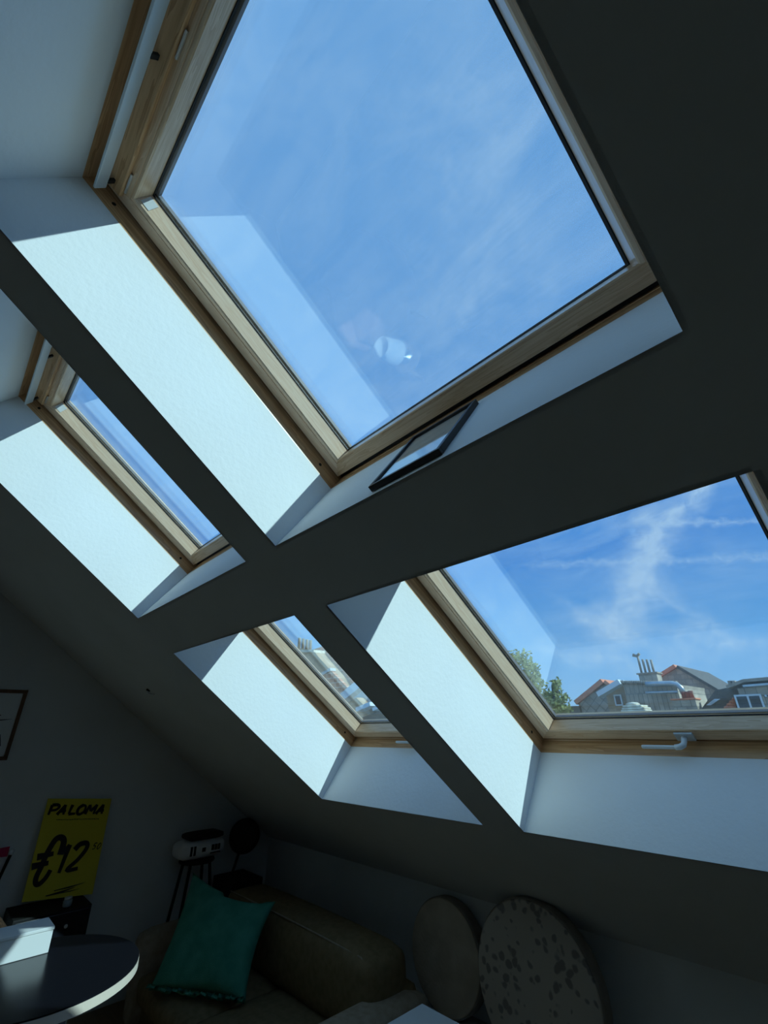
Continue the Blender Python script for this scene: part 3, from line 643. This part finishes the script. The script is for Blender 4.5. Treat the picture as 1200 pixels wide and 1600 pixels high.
# ================================================================== CORNER: STOOL WITH WHITE PACK, ROUND BLACK LAMP
scx, scy, sz = -3.935, 1.765, H-0.855
st = empty('bar_stool', (scx, scy, 0), 'tall thin-legged black stool in the corner behind the sofa', 'stool')
link('seat', lathe([(0, 0), (0.12, 0), (0.125, 0.008), (0.12, 0.018), (0, 0.018)], (scx, scy, sz-0.018), seg=32), 'black_matt', st, True)
for k in range(4):
    a = math.pi/4+k*math.pi/2; c_, s_ = math.cos(a), math.sin(a)
    link('leg', tube([(scx+0.09*c_, scy+0.10*s_, sz-0.016), (scx+0.18*c_, scy+0.22*s_, 0.0)], 0.011, 8), 'black_matt', st, True)
link('foot_ring', tube([(scx+0.155*math.cos(a*math.pi/16), scy+0.166*math.sin(a*math.pi/16), 0.26) for a in range(33)], 0.006, 8, False), 'black_matt', st, True)
pk = empty('white_pack', (scx, scy, sz), 'white printed pack with a dark top lying on the tall stool', 'pack')
wp = puffy('wrapper', (scx-0.09, scy-0.165, sz+0.014), (scx+0.09, scy+0.165, sz+0.115), 0.035, 'bag_white', pk, 0.010)
for (y0_, y1_, z0_, z1_) in ((-0.10, -0.085, 0.03, 0.085), (-0.075, -0.06, 0.03, 0.085), (-0.015, 0.012, 0.045, 0.07), (0.055, 0.075, 0.045, 0.08), (0.08, 0.10, 0.045, 0.08), (0.105, 0.12, 0.045, 0.08), (0.05, 0.125, 0.026, 0.034)):
    link('print_mark', box((scx+0.090, scy+y0_, sz+z0_+0.008), (scx+0.100, scy+y1_, sz+z1_+0.008)), 'print_black', wp)
puffy('dark_top', (scx-0.08, scy-0.115, sz+0.124), (scx+0.09, scy+0.15, sz+0.160), 0.018, 'black_matt', pk, 0.006)
lx, ly, lz = -3.93, 2.13, H-0.765
lm = empty('round_black_lamp', (lx, ly, 0), 'black floor lamp with a round disc head in the room corner', 'lamp')
hd = Vector((0.86, -0.42, 0.28)).normalized()
link('lamp_head', lathe([(0, 0.02), (0.06, 0.018), (0.10, 0.010), (0.118, -0.004), (0.118, -0.016), (0.08, -0.045), (0.03, -0.06), (0, -0.062)], (lx, ly, lz), hd, 40), 'black_matt', lm, True)
link('stem', tube([Vector((lx, ly, lz))-hd*0.05, (lx-0.03, ly-0.02, lz-0.12), (lx-0.035, ly-0.05, lz-0.22), (lx-0.04, ly-0.06, 0.50)], 0.010, 10), 'black_matt', lm, True)
link('base_box', box((-4.10, 1.99, 0.0), (-3.78, 2.24, H-1.02), 0.006), 'black_matt', lm)

# ================================================================== ROUND DISCS AGAINST THE KNEE WALL
def disc(cx, cz, r, ybot, name, label, face_mat, lean, thick):
    ax = Vector((0, -math.cos(lean), math.sin(lean)))           # face normal, towards the room and up
    up = Vector((0, math.sin(lean), math.cos(lean)))
    c = Vector((cx, ybot, 0.271)) + up*(r+0.004)
    root = empty(name, (cx, ybot, 0.271), label, 'disc', 'round discs leaning on the knee wall')
    link('shell', lathe([(0, -thick), (r*0.985, -thick), (r, -thick+0.012), (r, -0.010), (r-0.004, -0.004), (r-0.010, -0.004)], c, ax, 64), 'hide_side', root, True)
    o = link('skin', lathe([(r-0.012, -0.005), (r-0.006, -0.002), (r-0.012, 0.0015), (r*0.6, 0.004), (0, 0.005)], c, ax, 64), face_mat, root, True)
disc(-1.490, 0, 0.302, 2.235, 'spotted_disc', 'large round disc with dark mottled spots leaning on the knee wall', 'hide_spotted', math.radians(4.5), 0.075)
disc(-2.092, 0, 0.238, 2.345, 'plain_disc', 'smaller plain greyish brown round disc between the sofa and the spotted disc', 'hide_plain', math.radians(4.5), 0.075)

# ================================================================== WHITE DESK CORNER
dk = empty('grey_desk', (-1.03, 0.95, 0), 'pale grey desk, one corner showing at the bottom edge', 'desk')
dx0, dx1, dy0, dy1, dz = -1.285, -0.80, 0.60, 1.342, H-0.75
link('desktop', box((dx0, dy0, dz-0.025), (dx1, dy1, dz), 0.002), 'white_lacquer', dk)
for x_ in (dx0+0.04, dx1-0.04):
    for y_ in (dy0+0.04, dy1-0.04):
        link('leg', box((x_-0.02, y_-0.02, 0), (x_+0.02, y_+0.02, dz-0.025), 0.002), 'white_lacquer', dk)

# ================================================================== LAMP AND ARMCHAIR, SEEN ONLY AS REFLECTIONS IN THE LARGE WINDOW
rx, ry = -2.26, -0.95
sl = empty('low_stool', (rx, ry, 0), 'low wooden stool carrying the white lamp, reflected in the largest window', 'stool')
link('seat', lathe([(0, 0), (0.16, 0), (0.165, 0.01), (0.16, 0.025), (0, 0.025)], (rx, ry, 0.295), seg=36), 'oak_z', sl)
for k in range(3):
    a = k*2*math.pi/3
    link('leg', tube([(rx+0.10*math.cos(a), ry+0.10*math.sin(a), 0.296), (rx+0.15*math.cos(a), ry+0.15*math.sin(a), 0)], 0.014, 10), 'oak_z', sl, True)
tl = empty('table_lamp', (rx, ry, 0.32), 'small white drum-shaded lamp, seen reflected in the largest window', 'lamp')
link('lamp_base', lathe([(0, 0), (0.07, 0), (0.07, 0.012), (0.012, 0.022), (0.010, 0.20), (0, 0.20)], (rx, ry, 0.32), seg=28), 'aluminium', tl, True)
link('lamp_shade', lathe([(0.125, 0.15), (0.098, 0.36), (0.095, 0.36), (0.122, 0.15), (0.125, 0.15)], (rx, ry, 0.32), seg=40), 'lampshade', tl, True)
ac = empty('armchair', (-2.45, -1.75, 0), 'pinkish brown leather armchair, reflected in the largest window', 'armchair')
ax_, ay_ = -2.45, -1.75
puffy('seat', (ax_-0.32, ay_-0.32, 0.18), (ax_+0.32, ay_+0.32, 0.42), 0.05, 'leather_rose', ac, 0.02)
puffy('backrest', (ax_-0.36, ay_-0.44, 0.16), (ax_+0.36, ay_-0.26, 0.80), 0.06, 'leather_rose', ac, 0.02)
for s in (-1, 1):
    puffy('armrest', (ax_+s*0.38-0.06, ay_-0.38, 0.16), (ax_+s*0.38+0.06, ay_+0.32, 0.56), 0.05, 'leather_rose', ac, 0.01)
    for t in (-1, 1): link('leg', tube([(ax_+s*0.30, ay_+t*0.28, 0.19), (ax_+s*0.34, ay_+t*0.32, 0.0)], [0.02, 0.013], 10), 'black_matt', ac, True)

# ================================================================== OUTDOORS
gr = link('ground', box((-160, 3.6, -11.2), (120, 220, -11.0)), 'ground_out'); tag(gr, 'ground of the neighbourhood far below', kind='structure')
GZ = -11.0
def house(name, loc, label): return empty(name, loc, label, 'house', 'houses across the gardens')
def dn(p, z=GZ): return Vector((p.x, p.y, z))
def face_prism(name, px, Y, depth, mat, parent, base=True):
    """outline given left to right in the frame at distance Y, carried down to the ground and back by depth"""
    pts = [at(x, y, Y) for x, y in px]
    if base: pts = pts + [dn(pts[-1]), dn(pts[0])]
    return link(name, prism(pts, (0, depth, 0)), mat, parent)
def bar(p, q, t, hgt, depth, name, mat, parent, out=-0.15):
    """a board along p-q on a facade"""
    d = (q-p); up = Vector((0, 0, 1)); up = (up - d.normalized()*up.dot(d.normalized())).normalized()
    o = Vector((0, out, 0))
    return link(name, prism([p+o, q+o, q+o+up*hgt, p+o+up*hgt], (0, depth, 0)), mat, parent)
def window_at(parent, x0, y0, x1, y1, Y, mull=1, tilt=0):
    """white casement built on a facade; corners from the frame"""
    a, b = at(x0, y1, Y), at(x1, y0, Y); x_lo, x_hi, z_lo, z_hi = a.x, b.x, a.z, b.z; t = 0.09
    f = link('window', box((x_lo, Y-0.12, z_lo), (x_hi, Y-0.02, z_hi)), 'upvc', parent)
    n = mull+1; wd = (x_hi-x_lo-t*(n+1))/n
    for k in range(n):
        xx = x_lo+t+k*(wd+t)
        link('pane', box((xx, Y-0.125, z_lo+t), (xx+wd, Y-0.115, z_hi-t)), 'dark_pane', f)
# --- house A: gable clad in diamond slates, red roof edge
YA = 40.0
hA = house('slate_gable_house', dn(at(945, 1068, YA)), 'small gabled house clad in grey diamond slates with an orange roof edge')
face_prism('gable_wall', [(906, 1098), (945, 1069), (968, 1086), (985, 1098)], YA, 5, 'slate_diamond', hA)
p, q, r_ = at(903, 1101, YA), at(945, 1067, YA), at(987, 1098, YA)
bar(p, q, 0, 0.35, 5.3, 'roof_slope', 'ridge_orange', hA, -0.3); bar(q, r_, 0, 0.25, 5.3, 'roof_slope', 'ridge_orange', hA, -0.3)
ch = face_prism('orange_annex', [(903, 1094), (918, 1093)], YA+1.0, 2.0, 'ridge_orange', hA)
face_prism('low_wing', [(872, 1104), (905, 1103)], YA-0.3, 4, 'roof_dark', hA)
# --- house B: flat-topped block with upright slates and a white-edged lean-to roof
YB_ = 34.0
hB = house('slate_block_house', dn(at(1010, 1067, YB_)), 'flat-topped grey slate house with a four-pipe chimney stack')
face_prism('front_wall', [(973, 1067), (1058, 1069), (1058, 1075)], YB_, 6, 'slate_upright', hB)
face_prism('side_wall', [(947, 1086), (974, 1070)], YB_+0.4, 5, 'brick_brown', hB)
bar(at(940, 1089, YB_), at(974, 1069, YB_), 0, 0.32, 5.6, 'fascia_board', 'upvc', hB, -0.5)
window_at(hB, 963, 1085, 971, 1103, YB_+0.4, 0)
a, b = at(971, 1067, YB_), at(1060, 1068, YB_); nb = 24
for k in range(nb):
    c = a.lerp(b, (k+0.5)/nb)
    link('ridge_tile', tube([c+Vector((-(b.x-a.x)/nb*0.46, -0.12, 0.03)), c+Vector(((b.x-a.x)/nb*0.40, -0.12, 0.03))], [0.13, 0.10], 8), 'pot_grey', hB, True)
stk = face_prism('chimney_stack', [(1000, 1051), (1025, 1053), (1026, 1068)], YB_+0.5, 1.0, 'slate_wall', hB, False)
bpy.data.objects.remove(stk)
a, b = at(1000.5, 1068, YB_+0.5), at(1025.5, 1052, YB_+0.5)
stk = link('chimney_stack', box((a.x, YB_+0.5, a.z-0.3), (b.x, YB_+1.4, b.z), 0.03), 'slate_wall', hB)
link('chimney_cap', box((a.x-0.08, YB_+0.42, b.z), (b.x+0.08, YB_+1.48, b.z+0.10), 0.02), 'pot_grey', stk)
for k, (x_, top) in enumerate(((1001, 1025), (1007.5, 1030), (1014, 1030), (1020.5, 1030.5))):
    e = at(x_+1.5, 1051, YB_+0.9); t_ = at(x_, top, YB_+0.9); t_.x = e.x
    pp = link('flue_pipe', tube([(e.x, e.y, e.z-0.1), (e.x, e.y, t_.z)], 0.072, 12), 'pot_grey', stk, True)
    if k == 0:
        link('flue_cowl', tube([(e.x-0.28, e.y, t_.z+0.12), (e.x-0.05, e.y, t_.z+0.02), (e.x+0.16, e.y, t_.z+0.16)], [0.11, 0.10, 0.09], 10), 'pot_grey', pp, True)
# zinc ducts on the front
def dp(x, y, Y): return at(x, y, Y)
for off, x0_ in ((0, 1009), (13.5, 1009)):
    pts = [dp(x0_, 1069+off, YB_-0.35), dp(1030, 1068.5+off, YB_-0.35), dp(1050, 1068+off*0.98, YB_-0.35), dp(1058, 1070+off*0.85, YB_-0.35), dp(1064, 1075+off*0.7, YB_-0.35), dp(1068, 1084+off*0.4, YB_-0.35)]
    if off: pts = pts[:4]
    link('zinc_duct', tube(pts, 0.16 if not off else 0.09, 12), 'zinc', hB, True)
# --- house C: big slate gable with orange verge
YC = 46.0
hC = house('big_gable_house', dn(at(1070, 1060, YC)), 'large grey slate gable with an orange left verge behind the flat-topped house')
face_prism('gable_wall', [(1010, 1072), (1058, 1044), (1119, 1080)], YC, 9, 'slate_wall', hC)
p, q, r_ = at(1008, 1074, YC), at(1058, 1043.5, YC), at(1121, 1080.5, YC)
bar(p, q, 0, 0.30, 9.4, 'roof_slope', 'ridge_orange', hC, -0.3); bar(q, r_, 0, 0.22, 9.4, 'roof_slope', 'roof_dark', hC, -0.3)
# --- small chimney with red pots
YE = 31.0
hE = empty('red_pot_chimney', dn(at(1072, 1100, YE)), 'low brick chimney with three red clay pots before the slate gable', 'chimney')
a, b = at(1058, 1125, YE), at(1086, 1093, YE)
link('stack', box((a.x, YE, GZ), (b.x, YE+0.9, b.z)), 'slate_wall', hE)
link('cap', box((a.x-0.06, YE-0.06, b.z), (b.x+0.06, YE+0.96, b.z+0.09), 0.02), 'ridge_orange', hE)
for x_ in (1066, 1072, 1078):
    c = at(x_, 1091, YE); hgt = at(x_, 1080 if x_ < 1076 else 1079, YE).z-c.z
    link('clay_pot', lathe([(0, 0), (0.13, 0), (0.10, hgt*0.75), (0.125, hgt*0.8), (0.12, hgt), (0.08, hgt), (0.08, hgt*0.8)], (c.x, YE+0.45, b.z+0.09), seg=14), 'pot_clay', hE, True)
# --- house D: mansard with dark roof, red tiled triangle, white window
YD = 32.0
hD = house('mansard_house', dn(at(1150, 1080, YD)), 'dark roofed house at the right with red tiles and a white dormer window')
roofo = face_prism('roof_slope', [(1083, 1125), (1117, 1079), (1150, 1071), (1215, 1066)], YD, 7, 'roof_dark', hD)
tri = [at(1120, 1118, YD-0.12), at(1147.5, 1088, YD-0.12), at(1153, 1118, YD-0.12)]
link('red_tiled_hip', prism(tri, (0, 0.1, 0)), 'tile_red', hD)
for k in range(6):
    t0_ = 0.12+0.15*k; l_ = tri[1].lerp(tri[0], t0_); r2 = tri[1].lerp(tri[2], t0_)
    link('tile_course', tube([l_+Vector((0, -0.03, 0)), r2+Vector((0, -0.03, 0))], 0.045, 6), 'ridge_orange', hD, True)
face_prism('dormer_wall', [(1152, 1076), (1215, 1066)], YD-0.6, 3, 'slate_wall', hD)
bar(at(1139, 1076, YD-0.6), at(1165, 1066.5, YD-0.6), 0, 0.15, 3.6, 'dormer_roof', 'pot_grey', hD, -0.35); bar(at(1164, 1066.5, YD-0.6), at(1218, 1062, YD-0.6), 0, 0.15, 3.6, 'dormer_roof', 'pot_grey', hD, -0.35)
bar(at(1164, 1074, YD-0.6), at(1216, 1070, YD-0.6), 0, 0.10, 0.3, 'gutter', 'zinc', hD, -0.45)
window_at(hD, 1157, 1084, 1189, 1117, YD-0.6, 1)
window_at(hD, 1196, 1085, 1214, 1089, YD-0.6, 0)
a, b = at(1104, 1101, YD-0.1), at(1125, 1092, YD-0.1)
q4 = [at(1104, 1102, YD-0.1), at(1111, 1102, YD-0.1), at(1126, 1092, YD-0.1), at(1117, 1092, YD-0.1)]
sk = link('skylight', prism(q4, (0, -0.08, 0)), 'upvc', hD)
cc = sum(q4, Vector())/4
link('pane', prism([cc+(p-cc)*0.72+Vector((0, -0.085, 0)) for p in q4], (0, -0.01, 0)), 'zinc', sk)
for x_ in (1143, 1147):
    c = at(x_, 1071, YD+0.5); link('ridge_vent', box((c.x-0.12, YD+0.4, c.z-0.3), (c.x+0.12, YD+0.8, c.z+0.25), 0.03), 'pot_grey', hD)
# --- near stone-capped chimney just outside
YF = 16.0
hF = empty('stone_capped_chimney', dn(at(990, 1110, YF)), 'weathered chimney top of stacked pale stone slabs just above the sash', 'chimney')
a, b = at(976, 1125, YF), at(1005, 1104, YF)
link('stack', box((a.x+0.03, YF, GZ), (b.x-0.02, YF+0.5, b.z-0.20)), 'slate_wall', hF)
for k in range(4):
    z0_ = b.z-0.20+k*0.065; sh = 0.05 if k == 3 else (-0.02 if k % 2 else 0.02)
    link('stone_slab', box((a.x-0.02+sh, YF-0.05, z0_), (b.x+0.03-(0.09 if k == 3 else 0)+(0.02 if k % 2 else 0), YF+0.55, z0_+0.058), 0.022, 2), 'stone_cap', hF, True)
link('stone_crown', lathe([(0.20, 0), (0.21, 0.03), (0.15, 0.075), (0, 0.09)], ((a.x+b.x)/2-0.06, YF+0.25, b.z+0.058), seg=18), 'stone_cap', hF, True)
# --- far terrace closing the skyline just below the horizon
tw = house('far_terrace', Vector((at(1000, 1110, 60).x, 60, GZ)), 'long low row of dark roofs behind the other houses')
face_prism('row_wall', [(840, 1112), (930, 1108), (1000, 1110), (1090, 1112), (1260, 1106)], 60, 8, 'slate_wall', tw)
bar(at(838, 1113, 60), at(1262, 1106, 60), 0, 0.5, 8.4, 'row_roof', 'roof_dark', tw, -0.3)
# --- neighbour with the four-pot chimney, seen in the lower left window
YG = 16.0
def ag(x, y, d=0): return at(x, y, YG+d)
hG = house('four_pot_house', dn(ag(500, 1060)), 'brick and tile house with four grey chimney pots beside a brown gable')
a, b = ag(460, 1016), ag(491, 1016)
zt = (a.z+b.z)/2
gw = link('gable_wall', prism([dn(ag(455, 1020)), ag(453, 1017), ag(466, 1013), ag(489, 1015), ag(497, 1026), ag(524, 1056), ag(546, 1092), ag(566, 1120), dn(ag(566, 1120))], (0, 6, 0)), 'brick_brown', hG)
cap = link('chimney_cap', prism([ag(461, 1019, -.1), ag(461, 1015, -.1), ag(490, 1015, -.1), ag(490, 1019, -.1)], (0, 1.0, 0)), 'stone_cap', hG)
for x_ in (467.5, 473.5, 479.5, 485):
    c0 = ag(x_-0.6, 1014.5, 0.4); c1 = ag(x_+0.5, 996+(x_-467)*0.22, 0.4)
    link('chimney_pot', lathe([(0, 0), (0.105, 0), (0.092, (c1.z-c0.z)*0.94), (0.105, (c1.z-c0.z)), (0.06, (c1.z-c0.z)), (0.06, (c1.z-c0.z)*0.8)], (c0.x, YG+0.4, c0.z-0.03), seg=14), 'pot_grey', cap, True)
link('tiled_slope', prism([ag(487, 1016, .8), ag(503, 1010, .8), ag(600, 1098, .8), ag(548, 1096, .8)], (0, 5, 0)), 'tile_brown', hG)
link('tile_field', prism([ag(503, 1056, -.25), ag(518, 1049, -.25), ag(552, 1084, -.25), ag(536, 1094, -.25)], (0, 0.2, 0)), 'tile_brown', hG)
bar(ag(500, 1057, -.3), ag(516, 1048, -.3), 0, 0.16, 0.4, 'coping', 'render_pale', hG, 0)
bar(ag(533, 1097, -.5), ag(562, 1074, -.5), 0, 0.42, 0.8, 'gutter_board', 'upvc', hG, 0)
hH = house('low_extension', dn(ag(580, 1120, -3)), 'low pale extension with dark roof below the white gutter board')
link('front_wall', prism([dn(ag(540, 1110, -2)), ag(544, 1100, -2), ag(556, 1090, -2), ag(575, 1108, -2), ag(580, 1118, -2), dn(ag(580, 1118, -2))], (0, 2, 0)), 'brick_brown', hH)
link('side_wall', prism([dn(ag(556, 1095, -1.5)), ag(553, 1090, -1.5), ag(566, 1080, -1.5), ag(596, 1110, -1.5), dn(ag(596, 1110, -1.5))], (0, 2, 0)), 'render_pale', hH)
link('roof_slope', prism([dn(ag(566, 1135, -4)), ag(566, 1121, -4), ag(590, 1112, -4), ag(660, 1112, -4), dn(ag(660, 1112, -4))], (0, 3, 0)), 'roof_dark', hH)
bar(ag(556, 1112, -4.2), ag(578, 1103, -4.2), 0, 0.14, 0.4, 'roof_edge', 'upvc', hH, 0)
bar(ag(582, 1111, -4.4), ag(600, 1103, -4.4), 0, 0.10, 0.4, 'roof_edge', 'upvc', hH, 0)
link('dark_gable', prism([ag(572, 1112, -1.8), ag(583, 1090, -1.8), ag(604, 1112, -1.8)], (0, 0.6, 0)), 'roof_dark', hH)

# --- trees
def tree(name, label, blobs, Y, leafsize, n, trunkpx):
    root = empty(name, dn(at(trunkpx, 1110, Y)), label, 'tree', 'garden trees')
    bm = bmesh.new(); rnd = random.Random(3)
    for (px, py, rpx) in blobs:
        c = at(px, py, Y); r = rpx/FPX*Y*1.15
        c = c + Vector((0, rnd.uniform(-r, r), 0))
        for k in range(int(n*(rpx/14)**2)):
            d = Vector((rnd.gauss(0, 1), rnd.gauss(0, 1), rnd.gauss(0, 1))).normalized()
            p = c + d*r*(rnd.random()**0.45)*rnd.uniform(0.8, 1.22)
            a = Vector((rnd.gauss(0, 1), rnd.gauss(0, 1), rnd.gauss(0, 1))).normalized(); b = a.orthogonal().normalized(); s = leafsize*rnd.uniform(0.6, 1.3)
            vs = [bm.verts.new(p+a*s), bm.verts.new(p+b*s*0.55), bm.verts.new(p-a*s), bm.verts.new(p-b*s*0.55)]
            bm.faces.new(vs)
    o = link('foliage', bm, 'leaf', root, recalc=False); o['kind'] = 'stuff'
    base_ = dn(at(trunkpx, 1110, Y))
    link('trunk', tube([base_, base_+Vector((0.1, 0, 6)), at(trunkpx, 1115, Y), at(trunkpx-8, 1070, Y)], [0.35, 0.28, 0.2, 0.08], 10), 'bark', root, True)
    for (px, py, rpx) in blobs[::2]:
        link('branch', tube([at(trunkpx, 1118, Y), at((px+trunkpx)/2, (py+1110)/2, Y), at(px, py, Y)], [0.12, 0.08, 0.03], 7), 'bark', root, True)
tree('broadleaf_tree', 'tall leafy tree at the lower left of the window facing the rooftops',
     [(806, 1030, 12), (822, 1030, 13), (835, 1045, 12), (815, 1050, 16), (830, 1065, 16), (842, 1080, 16), (825, 1090, 20), (850, 1098, 18), (840, 1118, 22), (800, 1060, 20), (790, 1030, 14), (770, 1050, 22), (760, 1085, 26)], 22.0, 0.11, 150, 815)
tree('garden_tree', 'smaller leafy tree just right of the tall one, before the slate gable',
     [(871, 1068, 7), (868, 1082, 9), (882, 1090, 8), (876, 1102, 12), (862, 1098, 12), (886, 1106, 8), (870, 1120, 16)], 21.0, 0.10, 190, 872)
